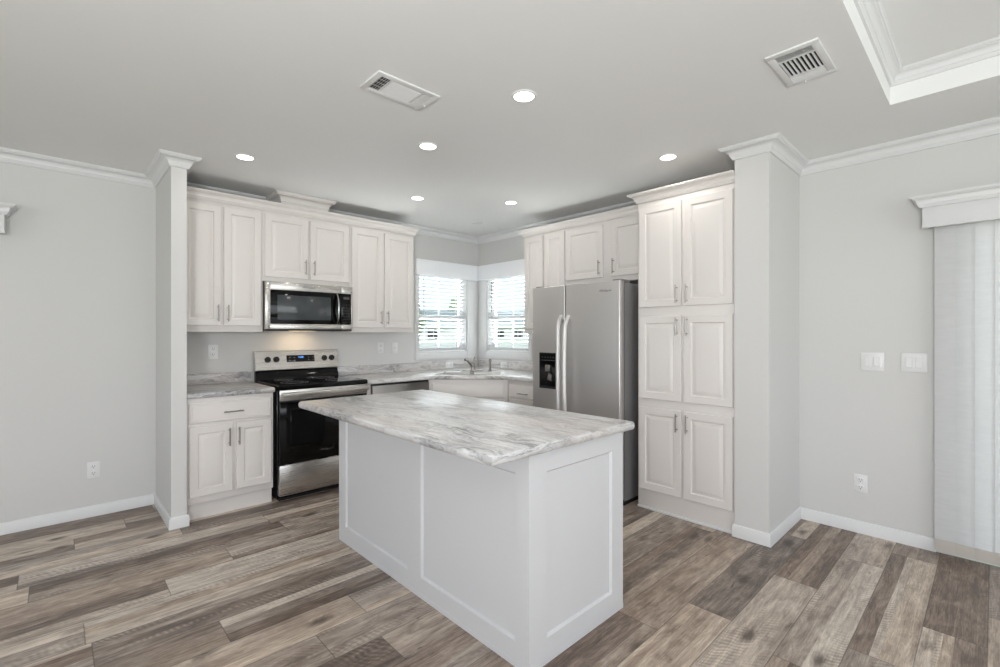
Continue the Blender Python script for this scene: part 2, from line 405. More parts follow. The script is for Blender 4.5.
# ------------------------------------------------------------------ room shell
H = 2.494
XW0, XW1, YW = -3.268, -3.180, -0.66          # left wing wall
YP0, YP1, XP = -3.279, -3.480, -0.65          # right wing wall
RX0, RY0 = -8.5, -8.5
T = 0.14
struct(MB().box(RX0, 0, RY0, 0, -0.12, 0).build('floor', 'floor', smooth=False))

# ceiling with the raised tray over the living room
TX1, TY1, TX0, TY0, TZ = -0.672, -4.056, -7.4, -7.9, 2.648
c = MB()
c.box(RX0, 0, TY1, 0, H, H + 0.12).box(TX1, 0, RY0, TY1, H, H + 0.12).box(RX0, TX0, RY0, TY1, H, H + 0.12).box(TX0, TX1, RY0, TY0, H, H + 0.12)
struct(c.build('ceiling', 'ceiling', smooth=False))
c = MB(); c.box(TX0 - .1, TX1 + .1, TY0 - .1, TY1 + .1, TZ, TZ + .12)
c.box(TX0 - .06, TX0, TY0, TY1, H + .12, TZ).box(TX1, TX1 + .06, TY0, TY1, H + .12, TZ).box(TX0 - .06, TX1 + .06, TY1, TY1 + .06, H + .12, TZ).box(TX0 - .06, TX1 + .06, TY0 - .06, TY0, H + .12, TZ)
struct(c.build('ceiling_tray', 'ceiling', smooth=False))
c = MB(); sweep(c, [(TX0, TY1), (TX1, TY1), (TX1, TY0), (TX0, TY0)], crown_prof(TZ, 0.062, 0.058), closed=True)
struct(c.build('trim_2', 'trim'))

def wall_x(name, y0, y1, holes, x0, x1, mat='wall', z1=H + .1):      # wall running along x; holes = [(xa,xb,za,zb)]
    c = MB(); cur = x0
    for xa, xb, za, zb in sorted(holes):
        if xa > cur: c.box(cur, xa, y0, y1, 0, z1)
        if za > 0: c.box(xa, xb, y0, y1, 0, za)
        c.box(xa, xb, y0, y1, zb, z1); cur = xb
    if cur < x1: c.box(cur, x1, y0, y1, 0, z1)
    return struct(c.build(name, mat, smooth=False))
def wall_y(name, x0, x1, holes, y0, y1, mat='wall', z1=H + .1):
    c = MB(); cur = y0
    for ya, yb, za, zb in sorted(holes):
        if ya > cur: c.box(x0, x1, cur, ya, 0, z1)
        if za > 0: c.box(x0, x1, ya, yb, 0, za)
        c.box(x0, x1, ya, yb, zb, z1); cur = yb
    if cur < y1: c.box(x0, x1, cur, y1, 0, z1)
    return struct(c.build(name, mat, smooth=False))
WZ0, WZ1 = 1.085, 2.06
WA0, WA1 = -0.885, -0.185
WB0, WB1 = -0.865, -0.165
DY0, DY1, DZ = -6.10, -4.26, 2.04
LW0, LW1 = -5.75, -4.16                                             # living room window in the back wall, its valance just enters the frame
wall_x('wall_back', 0, T, [(WA0, WA1, WZ0, WZ1), (LW0, LW1, 0.75, 2.0)], RX0, T)
wall_y('wall_right', 0, T, [(WB0, WB1, WZ0, WZ1), (DY0, DY1, 0.0, DZ)], RY0, 0)
wall_x('wall_front', RY0 - T, RY0, [(-5.8, -0.4, 0.5, 2.35)], RX0 - T, T)
wall_y('wall_left', RX0 - T, RX0, [(-7.2, -2.0, 0.5, 2.35)], RY0, T)
struct(MB().box(XW0, XW1, YW, 0, 0, H).build('wall_wing_left', 'wall', smooth=False))
struct(MB().box(XP, 0, YP1, YP0, 0, H).build('wall_wing_right', 'wall', smooth=False))

path = [(RX0, 0), (XW0, 0), (XW0, YW), (XW1, YW), (XW1, 0), (0, 0), (0, YP0), (XP, YP0), (XP, YP1), (0, YP1), (0, RY0)]
c = MB(); sweep(c, path, crown_prof(H, 0.074, 0.074)); struct(c.build('trim_1', 'trim'))
def base_prof(h=0.078, t=0.013): return [(-.002, 0), (t, 0), (t, h - 0.012), (t - .004, h - .003), (t * .35, h), (-.002, h)]
c = MB(); sweep(c, [(RX0, 0), (XW0, 0), (XW0, YW), (XW1, YW), (XW1, -0.60)], base_prof()); struct(c.build('baseboard_left', 'trim'))
c = MB(); sweep(c, [(-0.640, YP0), (XP, YP0), (XP, YP1), (0, YP1), (0, DY1 + 0.07)], base_prof()); struct(c.build('baseboard_right', 'trim'))

# ------------------------------------------------------------------ corner windows
def window(name, fr, w, z0, z1, casing_left, casing_right):
    """fr local: u 0..w across the opening, w=0 wall face, negative w is outward"""
    h = z1 - z0
    c = MB(fr)   # jamb liner with outer sash frame
    for (a, b, d, e) in ((0, .012, 0, h), (w - .012, w, 0, h), (.012, w - .012, 0, .012), (.012, w - .012, h - .012, h)): c.box(a, b, d, e, -T, 0.0)
    root = struct(c.build(name, 'trim'))
    c = MB(fr); f = .045
    c.box(.012, .012 + f, .012, h - .012, -.115, -.075).box(w - .012 - f, w - .012, .012, h - .012, -.115, -.075)
    c.box(.012 + f, w - .012 - f, .012, .012 + f, -.115, -.075).box(.012 + f, w - .012 - f, h - .012 - f, h - .012, -.115, -.075)
    mz = 1.49 - z0; c.box(.012 + f, w - .012 - f, mz - .022, mz + .022, -.115, -.07)
    c.build('window_frame', 'trim', root)
    c = MB(fr); c.box(w * .50 - .009, w * .50 + .009, .012 + f, mz - .022, -.105, -.088); c.box(w * .50 - .009, w * .50 + .009, mz + .022, h - .012 - f, -.105, -.088)
    c.build('muntin', 'trim', root)
    c = MB(fr); c.box(.012 + f, w - .012 - f, .012 + f, h - .012 - f, -.098, -.094); c.build('window_glass', 'glass', root)
    c = MB(fr); cw = 0.045
    c.box(-cw, 0, -.075, h + .03, 0, .014, .003).box(w, w + casing_right, -.075, h + .03, 0, .014, .003)
    c.box(0, w, -.075, 0, 0, .013, .003)
    c.build('casing', 'trim', root)
    return root
window('window_1', FA(WA0, 0, WZ0), WA1 - WA0, WZ0, WZ1, .045, -WA1 - .014)
# second window: u runs toward the camera (-y), so the corner casing is on its left
def window_b():
    fr = FB(0, WB1, WZ0); w = WB1 - WB0; h = WZ1 - WZ0
    c = MB(fr)
    for (a, b, d, e) in ((0, .012, 0, h), (w - .012, w, 0, h), (.012, w - .012, 0, .012), (.012, w - .012, h - .012, h)): c.box(a, b, d, e, -T, 0.0)
    root = struct(c.build('window_2', 'trim'))
    c = MB(fr); f = .045
    c.box(.012, .012 + f, .012, h - .012, -.115, -.075).box(w - .012 - f, w - .012, .012, h - .012, -.115, -.075)
    c.box(.012 + f, w - .012 - f, .012, .012 + f, -.115, -.075).box(.012 + f, w - .012 - f, h - .012 - f, h - .012, -.115, -.075)
    mz = 1.49 - WZ0; c.box(.012 + f, w - .012 - f, mz - .022, mz + .022, -.115, -.07); c.build('window_frame', 'trim', root)
    c = MB(fr); c.box(w * .50 - .009, w * .50 + .009, .012 + f, mz - .022, -.105, -.088); c.box(w * .50 - .009, w * .50 + .009, mz + .022, h - .012 - f, -.105, -.088)
    c.build('muntin', 'trim', root)
    c = MB(fr); c.box(.012 + f, w - .012 - f, .012 + f, h - .012 - f, -.098, -.094); c.build('window_glass', 'glass', root)
    c = MB(fr)
    c.box(-(-WB1 - .014), 0, -.075, h + .03, 0, .014, .003).box(w, w + .045, -.075, h + .03, 0, .014, .003).box(0, w, -.075, 0, 0, .013, .003)
    c.build('casing', 'trim', root)
window_b()

def blind(label, fr, w, z0, z1):
    t = thing('window_blind', fr @ Vector((w / 2, 0, 0)), label, 'window blind', 'corner window blinds')
    a, b = .016, w - .016; h = z1 - z0
    c = MB(fr); c.box(a, b, h - .045, h - .002, -.060, -.008, .003); c.build('headrail', 'slat', t)
    c = MB(fr); n = 21; top = h - .07; bot = .045
    for k in range(n):
        z = bot + (top - bot) * k / (n - 1); sl = .0035
        c._add([(a, z - sl, -.060), (b, z - sl, -.060), (b, z + .0015, -.034), (a, z + .0015, -.034), (b, z + sl, -.010), (a, z + sl, -.010),
                (a, z - sl - .0025, -.060), (b, z - sl - .0025, -.060), (b, z - .001, -.034), (a, z - .001, -.034), (b, z + sl - .0025, -.010), (a, z + sl - .0025, -.010)],
               [(0, 1, 2, 3), (3, 2, 4, 5), (7, 6, 9, 8), (8, 9, 11, 10), (0, 6, 7, 1), (5, 4, 10, 11), (1, 7, 8, 2), (2, 8, 10, 4), (6, 0, 3, 9), (9, 3, 5, 11)])
    c.build('slats', 'slat', t, smooth=False)
    c = MB(fr); c.box(a, b, .010, .026, -.060, -.010, .004); c.build('bottom_rail', 'slat', t)
    for q in (.16, .84):
        c = MB(fr); x = a + (b - a) * q
        c.cyl((x, .02, -.0085), (x, h - .05, -.0085), .0012, n=6); c.cyl((x, .02, -.0615), (x, h - .05, -.0615), .0012, n=6); c.build('ladder_cord', 'ledgray' if False else 'slat', t)
    c = MB(fr); c.cyl((a + .06, h - .05, -.004), (a + .062, h - .50, -.003), .0035, n=8); c.build('tilt_wand', 'ledgray', t)
    return t
blind('white slatted blind in the left corner window, beside the wall cabinet', FA(WA0, 0, WZ0), WA1 - WA0, WZ0, WZ1)
blind('white slatted blind in the right corner window, beside the refrigerator', FB(0, WB1, WZ0), WB1 - WB0, WZ0, WZ1)
# valances, mitred where they meet
for lab, q in (('white flat valance board above the left corner window', 'a'), ('white flat valance board above the right corner window', 'b')):
    d = .058; z0, z1 = 1.955, 2.135; e = .0015
    if q == 'a': pts = [(-.945, -.014), (-.945, -d), (-d - e, -d), (-.016 - e, -.014)]
    else: pts = [(-.014, -.905), (-d, -.905), (-d, -d - e), (-.014, -.016 - e)]
    o = MB().prism(pts, z0, z1, .004).build('window_valance', 'valance'); tag(o, lab, 'valance', 'corner window valances')

# ------------------------------------------------------------------ sliding door behind vertical blinds
fr = FB(0, DY1, 0); w = DY1 - DY0
c = MB(fr); c.box(0, .05, .02, DZ, -.13, -.02).box(w - .05, w, .02, DZ, -.13, -.02).box(.05, w - .05, DZ - .05, DZ, -.13, -.02).box(0, w, .0, .02, -.13, -.005)
door = struct(c.build('door_1', 'trim'))
for k, (a, b, dd) in enumerate(((.05, w / 2 + .03, -.075), (w / 2 - .03, w - .05, -.12))):
    c = MB(fr); s_ = .06
    c.box(a, a + s_, .022, DZ - .052, dd, dd + .035).box(b - s_, b, .022, DZ - .052, dd, dd + .035).box(a + s_, b - s_, .022, .11, dd, dd + .035).box(a + s_, b - s_, DZ - .12, DZ - .052, dd, dd + .035)
    p_ = c.build('door_panel', 'trim', door)
    c = MB(fr); c.box(a + s_, b - s_, .11, DZ - .12, dd + .015, dd + .02); c.build('door_glass', 'glass', p_)
t = thing('vertical_blind', (-.05, -5.2, .02), 'white vertical vane blind hanging over the sliding glass door at the right', 'vertical blind')
MB().box(-.085, -.035, -6.2, -4.185, 1.945, 1.975, .004).build('headrail', 'trim', t)
def vane(y, zt=1.95, zb=.040, zh=.095):
    P_ = []
    for k in range(6):
        q = k / 5; P_.append((-.052 - .003 * math.sin(PI * q) - .006 * q, y - .0895 * q))
    return P_
yv = -4.186
for k in range(24):
    P_ = vane(yv); c = MB(); vs = []
    for (x, y) in P_: vs += [(x, y, .095), (x, y, 1.944), (x - .0009, y, .095), (x - .0009, y, 1.944)]
    fs = []
    for i in range(5): a = i * 4; fs += [(a, a + 4, a + 5, a + 1), (a + 2, a + 3, a + 7, a + 6), (a + 1, a + 5, a + 7, a + 3), (a, a + 2, a + 6, a + 4)]
    fs += [(0, 1, 3, 2), (20, 22, 23, 21)]
    c._add(vs, fs); v = c.build('vane', 'vane', t)
    c = MB(); vs = []
    for (x, y) in P_: vs += [(x, y, .030), (x, y, .0945), (x - .003, y, .030), (x - .003, y, .0945)]
    c._add(vs, fs); c.build('hem', 'hem', v)
    yv -= .079
def box_valance(name, fr, w, label, ret):
    """crowned box valance; local u 0..w, v 0 = bottom of the board"""
    t = thing(name, fr @ Vector((w / 2, 0, 0)), label, 'valance')
    c = MB(fr); c.box(0, w, .0, .12, .095, .115, .002).box(0, .02, .0, .12, 0.001, .095, .002).box(w - .02, w, .0, .12, 0.001, .095, .002).box(.02, w - .02, .105, .12, 0.001, .095, 0)
    c.box(-.003, w + .003, -.008, .004, .093, .119, .002)
    c.build('board', 'trim', t)
    pr = crown_prof(.177, .066, .052)
    c = MB(fr @ Matrix(((1, 0, 0, 0), (0, 0, 1, 0), (0, -1, 0, 0), (0, 0, 0, 1))))     # xy path -> u,w plane with z up = v
    # in this frame: x=u, y=-w, z=v
    sweep(c, [(0, -.001), (0, -.115), (w, -.115), (w, -.001)], pr); c.build('crown', 'trim', t)
    return t
box_valance('door_valance', FB(0, -4.137, 1.934), 2.15, 'white crowned box valance over the vertical blind at the right', 1)
box_valance('window_valance', FA(-5.85, 0, 1.948), 1.788, 'white crowned box valance on the wall at the left edge', 1)
c = MB(FA(LW0, 0, .75)); w_, h_ = LW1 - LW0, 1.25
c.box(0, .05, 0, h_, -.12, -.02).box(w_ - .05, w_, 0, h_, -.12, -.02).box(.05, w_ - .05, 0, .05, -.12, -.02).box(.05, w_ - .05, h_ - .05, h_, -.12, -.02).box(.05, w_ - .05, h_ / 2 - .02, h_ / 2 + .02, -.12, -.02)
r_ = struct(c.build('window_3', 'trim')); c = MB(FA(LW0, 0, .75)); c.box(.05, w_ - .05, .05, h_ - .05, -.08, -.076); c.build('window_glass', 'glass', r_)

# ------------------------------------------------------------------ cabinetry
DOOR = [(0.0, .015), (.003, .018), (.050, .018), (.055, .009), (.062, .0085), (.086, .0175), (.090, .018)]
DRAW = [(0.0, .014), (.006, .018), (.016, .018), (.018, .0165), (.020, .0185)]
def pull(fr, u, v, vertical, parent, L=.128, z=.018):
    c = MB(fr); r = .0048; d = z + .030
    if vertical:
        c.cyl((u, v - L / 2, d), (u, v + L / 2, d), r, n=12)
        for q in (-1, 1): c.cyl((u, v + q * L * .36, z - .001), (u, v + q * L * .36, d), r * .8, n=10)
    else:
        c.cyl((u - L / 2, v, d), (u + L / 2, v, d), r, n=12)
        for q in (-1, 1): c.cyl((u + q * L * .36, v, z - .001), (u + q * L * .36, v, d), r * .8, n=10)
    return c.build('handle', 'nickel', parent)
def cdoor(fr, u0, u1, v0, v1, parent, hu=None, hv=None, prof=DOOR, name='door', vertical=True, mat='cabinet'):
    c = MB(fr); c.rings(u0, u1, v0, v1, prof, .001); o = c.build(name, mat, parent, angle=20)
    if hu is not None: pull(fr, hu, hv, vertical, o)
    return o

# wall cabinets, back run (local u = world x, v = z, w = distance from face plane y=-.325)
FY = -.325
fa = FA(0, FY, 0)
def upper(fr, u0, u1, v0, v1, depth, doors, label, loc, grp, cat='wall cabinet'):
    t = thing('wall_cabinet', loc, label, cat, grp)
    c = MB(fr); c.box(u0 + .0008, u1 - .0008, v0, v1, -depth, 0, .0015); c.build('body', 'cabinet', t)
    for (a, b, za, zb, hu, hv) in doors: cdoor(fr, a, b, za, zb, t, hu, hv)
    return t
G = 'white wall cabinets along the back wall'
upper(fa, -3.178, -2.600, 1.318, 2.325, .323, [(-3.160, -2.900, 1.367, 2.285, -2.926, 1.462), (-2.884, -2.616, 1.367, 2.285, -2.858, 1.462)],
      'tall white two-door wall cabinet against the left wing wall', (-2.89, FY, 1.318), G)
upper(fa, -2.600, -1.850, 1.735, 2.325, .323, [(-2.588, -2.237, 1.772, 2.285, -2.266, 1.872), (-2.219, -1.864, 1.772, 2.285, -2.192, 1.872)],
      'short white two-door wall cabinet directly above the microwave', (-2.225, FY, 1.735), G)
upper(fa, -1.850, -1.158, 1.318, 2.325, .323, [(-1.836, -1.518, 1.362, 2.285, -1.544, 1.458), (-1.496, -1.174, 1.362, 2.285, -1.472, 1.458)],
      'tall white two-door wall cabinet between microwave and corner window', (-1.50, FY, 1.318), G)
def cab_crown(path, zt, label, h=.072, d=.052, top=None):
    o = sweep(MB(), path, crown_prof(zt, h, d)).build('cabinet_crown', 'cabinet'); return tag(o, label, 'crown molding')
cab_crown([(-3.178, FY), (-1.158, FY), (-1.158, -.001)], 2.383, 'white crown molding along the top of the back wall cabinets')
# boxed vent chase standing on the cabinets above the microwave
t = thing('vent_chase', (-2.24, -.20, 2.326), 'white crowned vent chase on top of the cabinets above the microwave', 'vent chase')
MB().box(-2.432, -2.062, -.288, -.076, 2.326, H - .001, .001).build('box', 'cabinet', t)
sweep(MB(), [(-2.432, -.076), (-2.432, -.288), (-2.062, -.288), (-2.062, -.076)], crown_prof(H - .001, .100, .070)).build('crown', 'cabinet', t)

# wall cabinets, right run
fb = FB(FY, 0, 0)
G = 'white wall cabinets along the right wall'
upper(fb, 1.104, 1.645, 1.306, 2.325, .323, [(1.118, 1.366, 1.350, 2.275, 1.342, 1.45), (1.384, 1.634, 1.350, 2.275, 1.408, 1.45)],
      'narrow white two-door wall cabinet between corner window and refrigerator', (FY, -1.37, 1.306), G)
upper(fb, 1.645, 2.572, 1.755, 2.325, .323, [(1.656, 2.064, 1.800, 2.265, 2.036, 1.885), (2.152, 2.560, 1.800, 2.265, 2.180, 1.885)],
      'wide white two-door wall cabinet above the refrigerator', (FY, -2.11, 1.755), G)
cab_crown([(-.001, -1.104), (FY, -1.104), (FY, -2.511)], 2.357, 'white crown molding along the cabinets above the refrigerator', .062)

# pantry
PX = -.622
fp = FB(PX, 0, 0)
t = thing('pantry_cabinet', (-.31, -2.925, 0), 'tall white six-door pantry cabinet between refrigerator and right wing wall', 'pantry cabinet')
c = MB(fp); c.box(2.574, 3.277, 0, 2.2855, -.62, 0, .0015); c.build('body', 'cabinet', t)
c = MB(fp); c.box(2.574, 3.277, .0, .018, .0, .016, .005); c.build('shoe_mold', 'trim', t)
for (z0, z1, hz) in ((1.500, 2.247, 1.582), (.823, 1.432, 1.354), (.148, .760, .676)):
    cdoor(fp, 2.590, 2.917, z0, z1, t, 2.890, hz); cdoor(fp, 2.936, 3.262, z0, z1, t, 2.963, hz)
cab_crown([(-.001, -2.574), (PX, -2.574), (PX, -3.277)], 2.352, 'white crown molding on top of the tall pantry cabinet', .066, .062)

# base cabinet left of the range
BY = -.600
fa = FA(0, BY, 0); CT = .893; CB = CT - .038
t = thing('base_cabinet', (-2.89, -.3, 0), 'white base cabinet with one drawer and two doors left of the range', 'base cabinet')
MB(fa).box(-3.177, -2.608, .118, CB - .001, -.598, 0, .0015).build('body', 'cabinet', t)
MB(fa).box(-3.177, -2.608, 0, .118, -.598, -.035).build('toe_kick', 'cabinet', t)
cdoor(fa, -3.158, -2.624, .676, .820, t, -2.888, .742, DRAW, 'drawer', False)
cdoor(fa, -3.158, -2.889, .166, .656, t, -2.915, .561); cdoor(fa, -2.866, -2.624, .166, .656, t, -2.852, .561)
# filler + corner sink cabinet
t = thing('corner_sink_cabinet', (-.55, -.55, 0), 'white diagonal corner base cabinet beneath the sink', 'corner cabinet')
MB().prism([(-1.166, -.002), (-1.166, BY), (-1.150, BY), (-.610, -1.140), (-.610, -1.146), (-.002, -1.146), (-.002, -.002)], .118, .70).build('body', 'cabinet', t)
c = MB(); 
c.prism([(-1.166, -.580), (-1.166, BY), (-1.150, BY), (-.610, -1.140), (-.610, -1.146), (-.590, -1.146), (-.590, -1.130), (-1.140, -.580)], .70, CB - .001); c.build('apron', 'cabinet', t)
MB().prism([(-1.15, -.002), (-1.15, -.56), (-1.14, -.56), (-.57, -1.13), (-.57, -1.14), (-.002, -1.14), (-.002, -.002)], 0, .118).build('toe_kick', 'cabinet', t)
fd = FD(-1.150, BY, 0)
cdoor(fd, .028, .736, .680, .820, t, None, None, [(0, .014), (.006, .018), (.014, .018), (.016, .0165), (.018, .0185)], 'false_drawer_front')
cdoor(fd, .028, .372, .166, .660, t, .345, .561); cdoor(fd, .392, .736, .166, .660, t, .419, .561)
# filler beside the range, dishwasher
t = thing('filler_panel', (-1.815, -.3, 0), 'narrow white filler panel between range and dishwasher', 'filler panel')
MB().box(-1.842, -1.786, BY - .001, -.002, .0, CB - .001, .001).build('panel', 'cabinet', t)
t = thing('dishwasher', (-1.475, -.3, 0), 'stainless steel dishwasher under the back counter beside the sink', 'dishwasher')
MB().box(-1.784, -1.170, -.585, -.01, .10, CB - .004).build('tub', 'blackm', t)
MB().box(-1.780, -1.174, -.55, -.01, .0, .10).build('toe_panel', 'blackm', t)
MB().box(-1.779, -1.175, -.626, -.586, .105, .838, .004).build('door', 'dishsteel', t)
MB().box(-1.779, -1.175, -.612, -.586, .8385, .852, .002).build('control_strip', 'blackm', t)
# drawer base right of the corner
fbb = FB(-.600, 0, 0)
t = thing('drawer_cabinet', (-.3, -1.38, 0), 'white drawer base cabinet between corner sink and refrigerator', 'drawer cabinet')
MB(fbb).box(1.148, 1.630, .118, CB - .001, -.598, 0, .0015).build('body', 'cabinet', t)
MB(fbb).box(1.148, 1.630, 0, .118, -.598, -.04).build('toe_kick', 'cabinet', t)
for z0, z1 in ((.690, .820), (.520, .672), (.345, .502), (.150, .327)):
    cdoor(fbb, 1.165, 1.612, z0, z1, t, 1.375, (z0 + z1) / 2 - .02, DRAW, 'drawer', False)

# worktops
def worktop(name, pts, z0, z1, mat, label, bev=.011):
    o = MB().prism(pts, z0, z1, bev).build(name, mat, None, angle=50); return tag(o, label, 'worktop')
def counter(pts, label, splash, mat='laminate_x'):
    t = thing('worktop', (sum(p[0] for p in pts) / len(pts), sum(p[1] for p in pts) / len(pts), CB), label, 'worktop')
    return t
t = counter([(-3.178, -.002), (-2.603, -.645)], 'grey marbled laminate worktop with backsplash left of the range', None)
MB().prism([(-3.178, -.002), (-3.178, -.640), (-2.603, -.640), (-2.603, -.002)], CB, CT, .010).build('top', 'laminate_x', t, angle=50)
MB().box(-3.178, -2.603, -.021, -.002, CT, .980, .003).build('backsplash', 'laminate_x', t)
t = counter([(-1.842, 0), (0, -1.6)], 'L-shaped grey marbled laminate worktop with backsplash around the corner sink', None)
cut = [(-.60, -.60)]
# top with an opening for the bowls: built from pieces around the diagonal cut-out
ND = .036
def sd(s, q):   # diagonal frame: s = distance from room corner toward the room, q = sideways (right)
    return (-s * _s + q * _s, -s * _s - q * _s)
S0, S1, QW = .82, 1.165, .325
outer = [(-1.842, -.002), (-1.842, -.640), (-1.166, -.640), (-.646, -1.160), (-.646, -1.636), (-.002, -1.636), (-.002, -.002)]
b = bmesh.new()
ov = [b.verts.new((p[0], p[1], CT)) for p in outer]
hv = [b.verts.new((*sd(s, q), CT)) for s, q in ((S0, -QW), (S1, -QW), (S1, QW), (S0, QW))]
for L_ in (ov, hv):
    for i in range(len(L_)): b.edges.new((L_[i], L_[(i + 1) % len(L_)]))
bmesh.ops.triangle_fill(b, use_beauty=True, edges=list(b.edges))
r = bmesh.ops.extrude_face_region(b, geom=list(b.faces))
for v in [g for g in r['geom'] if isinstance(g, bmesh.types.BMVert)]: v.co.z = CB
bmesh.ops.recalc_face_normals(b, faces=b.faces)
bmesh.ops.dissolve_limit(b, angle_limit=.01, verts=b.verts, edges=b.edges)
es = [e for e in b.edges if abs(e.verts[0].co.z - e.verts[1].co.z) < 1e-6 and all(v.co.x + v.co.y < -1.6 or False for v in e.verts) and len(e.link_faces) == 2
      and abs(e.link_faces[0].normal.dot(e.link_faces[1].normal)) < .1]
bmesh.ops.bevel(b, geom=es, offset=.010, segments=3, affect='EDGES', profile=.5)
c = MB(); c.merge(b); c.build('top', 'laminate_x', t, angle=50)
MB().box(-1.842, -.002, -.021, -.002, CT, .985, .003).build('backsplash', 'laminate_x', t)
MB().box(-.021, -.002, -1.636, -.0215, CT, .985, .003).build('backsplash', 'laminate_y', t)

# sink
t = thing('sink', (*sd(1.0, 0), CT), 'double-bowl stainless steel sink in the corner worktop', 'sink')
F_ = Matrix(((_s, -_s, 0, 0), (-_s, -_s, 0, 0), (0, 0, 1, 0), (0, 0, 0, 1)))   # x=q(right) y=s(toward room)
c = MB(F_); rz0, rz1 = CT + .0005, CT + .006
q0, q1, s0, s1 = -.345, .345, .715, 1.185
bw = [(-.305, -.012), (.012, .305)]; bs0, bs1 = .835, 1.150
c.box(q0, q1, s0, bs0, rz0, rz1, .002).box(q0, q1, bs1, s1, rz0, rz1, .002).box(q0, bw[0][0], bs0, bs1, rz0, rz1).box(bw[1][1], q1, bs0, bs1, rz0, rz1).box(bw[0][1], bw[1][0], bs0, bs1, rz0, rz1)
c.build('rim', 'sinksteel', t)
for a, b_ in bw:
    c = MB(F_); z = CT - .16
    P0 = [(a, bs0), (b_, bs0), (b_, bs1), (a, bs1)]; vs = [(x, y, rz0 + .003) for x, y in P0] + [(x + (.02 if i in (0, 3) else -.02), y + (.02 if i < 2 else -.02), z) for i, (x, y) in enumerate(P0)]
    c._add(vs, [(0, 1, 5, 4), (1, 2, 6, 5), (2, 3, 7, 6), (3, 0, 4, 7), (4, 5, 6, 7)])
    vo = [(x * 1 + (-.002 if i in (0, 3) else .002), y + (-.002 if i < 2 else .002), rz0 - .001) for i, (x, y) in enumerate(P0)] + [(x + (.018 if i in (0, 3) else -.018), y + (.018 if i < 2 else -.018), z - .002) for i, (x, y) in enumerate(P0)]
    c._add(vo, [(0, 4, 5, 1), (1, 5, 6, 2), (2, 6, 7, 3), (3, 7, 4, 0), (7, 6, 5, 4)])
    bwl = c.build('bowl', 'sinksteel', t)
    c = MB(F_); c.lathe(((a + b_) / 2, (bs0 + bs1) / 2, z), [(.001, .003), (.03, .003), (.042, .004), (.044, .001)], 24); c.build('drain', 'chrome', bwl)
# faucet
t = thing('faucet', (*sd(.775, -.0), CT + .006), 'single-lever brushed nickel faucet behind the sink', 'faucet')
zf = CT + .0062
MB(F_).box(-.110, .110, .745, .805, zf, zf + .014, .006, 3).build('base_plate', 'nickel', t)
MB(F_).lathe((0, .775, zf + .013), [(.001, 0), (.026, 0), (.024, .02), (.021, .06), (.021, .075), (.016, .085), (.001, .088)], 24).build('body', 'nickel', t)
MB(F_).tube([(0, .785, zf + .050), (-.022, .815, zf + .078), (-.050, .850, zf + .112), (-.066, .880, zf + .132), (-.074, .900, zf + .128)], [.014, .013, .012, .012, .013], 12).build('spout', 'nickel', t)
MB(F_).tube([(0, .775, zf + .095), (.006, .765, zf + .125), (.016, .745, zf + .150)], [.010, .007, .008], 10).build('lever', 'nickel', t)
t = thing('side_sprayer', (*sd(.775, .185), CT + .006), 'slim brushed nickel side sprayer standing right of the faucet', 'sprayer')
MB(F_).lathe((.185, .775, zf), [(.001, 0), (.022, 0), (.020, .012), (.014, .02), (.012, .028), (.001, .03)], 20).build('collar', 'nickel', t)
MB(F_).lathe((.185, .775, zf + .026), [(.001, 0), (.011, 0), (.014, .03), (.012, .06), (.016, .085), (.015, .105), (.001, .112)], 20).build('spray_head', 'nickel', t)

# ------------------------------------------------------------------ range
t = thing('range', (-2.222, -.33, 0), 'stainless and black freestanding electric range beneath the microwave', 'range')
x0, x1 = -2.584, -1.848; XC = (x0 + x1) / 2
MB().box(x0 + .004, x1 - .004, -.600, -.03, .02, .868, .002).build('body', 'black', t)
MB().prism([(-.600, .868), (-.655, .868), (-.663, .874), (-.663, .895), (-.656, .905), (-.095, .905), (-.095, .868)], x0, x1, 0, axis='x').build('cooktop', 'glossblack', t)
for (bx, by, br) in ((-2.40, -.47, .105), (-2.05, -.47, .085), (-2.40, -.21, .075), (-2.05, -.21, .095)):
    c = MB(); c.lathe((bx, by, .9052), [(br - .003, 0), (br - .003, .0006), (br, .0006), (br, 0)], 40); c.lathe((bx, by, .9052), [(br * .62, 0), (br * .62, .0005), (br * .64, .0005), (br * .64, 0)], 40); c.build('burner_ring', 'ledgray', t)
# oven door
od = MB(); od.box(x0 + .006, x1 - .006, -.660, -.602, .290, .866, .004); od = od.build('oven_door', 'glossblack', t)
MB().box(x0 + .004, x1 - .004, -.663, -.6595, .786, .866, .0015).build('door_trim', 'steel', od)
c = MB(); zc = .833
hp = []
for k in range(9):
    q = k / 8; hp.append((x0 + .035 + (x1 - x0 - .07) * q, -.700 - .006 * math.sin(PI * q), zc))
c.prism([(-.716, zc - .016), (-.716, zc + .010), (-.706, zc + .018), (-.692, zc + .018), (-.688, zc - .016)], x0 + .012, x1 - .012, .002, axis='x')
for q in (x0 + .012, x1 - .047): c.box(q, q + .035, -.690, -.662, zc - .014, zc + .014, .003)
c.build('handle', 'steel', od)
MB().box(x0 + .085, x1 - .085, -.6612, -.6590, .36, .72, .0008).build('oven_window', M['glossblack'], od)
MB().box(x0 + .006, x1 - .006, -.655, -.602, .048, .285, .004).build('storage_drawer', 'steel', t)
MB().box(x0 + .02, x1 - .02, -.60, -.05, 0.0, .02).build('base', 'blackm', t)
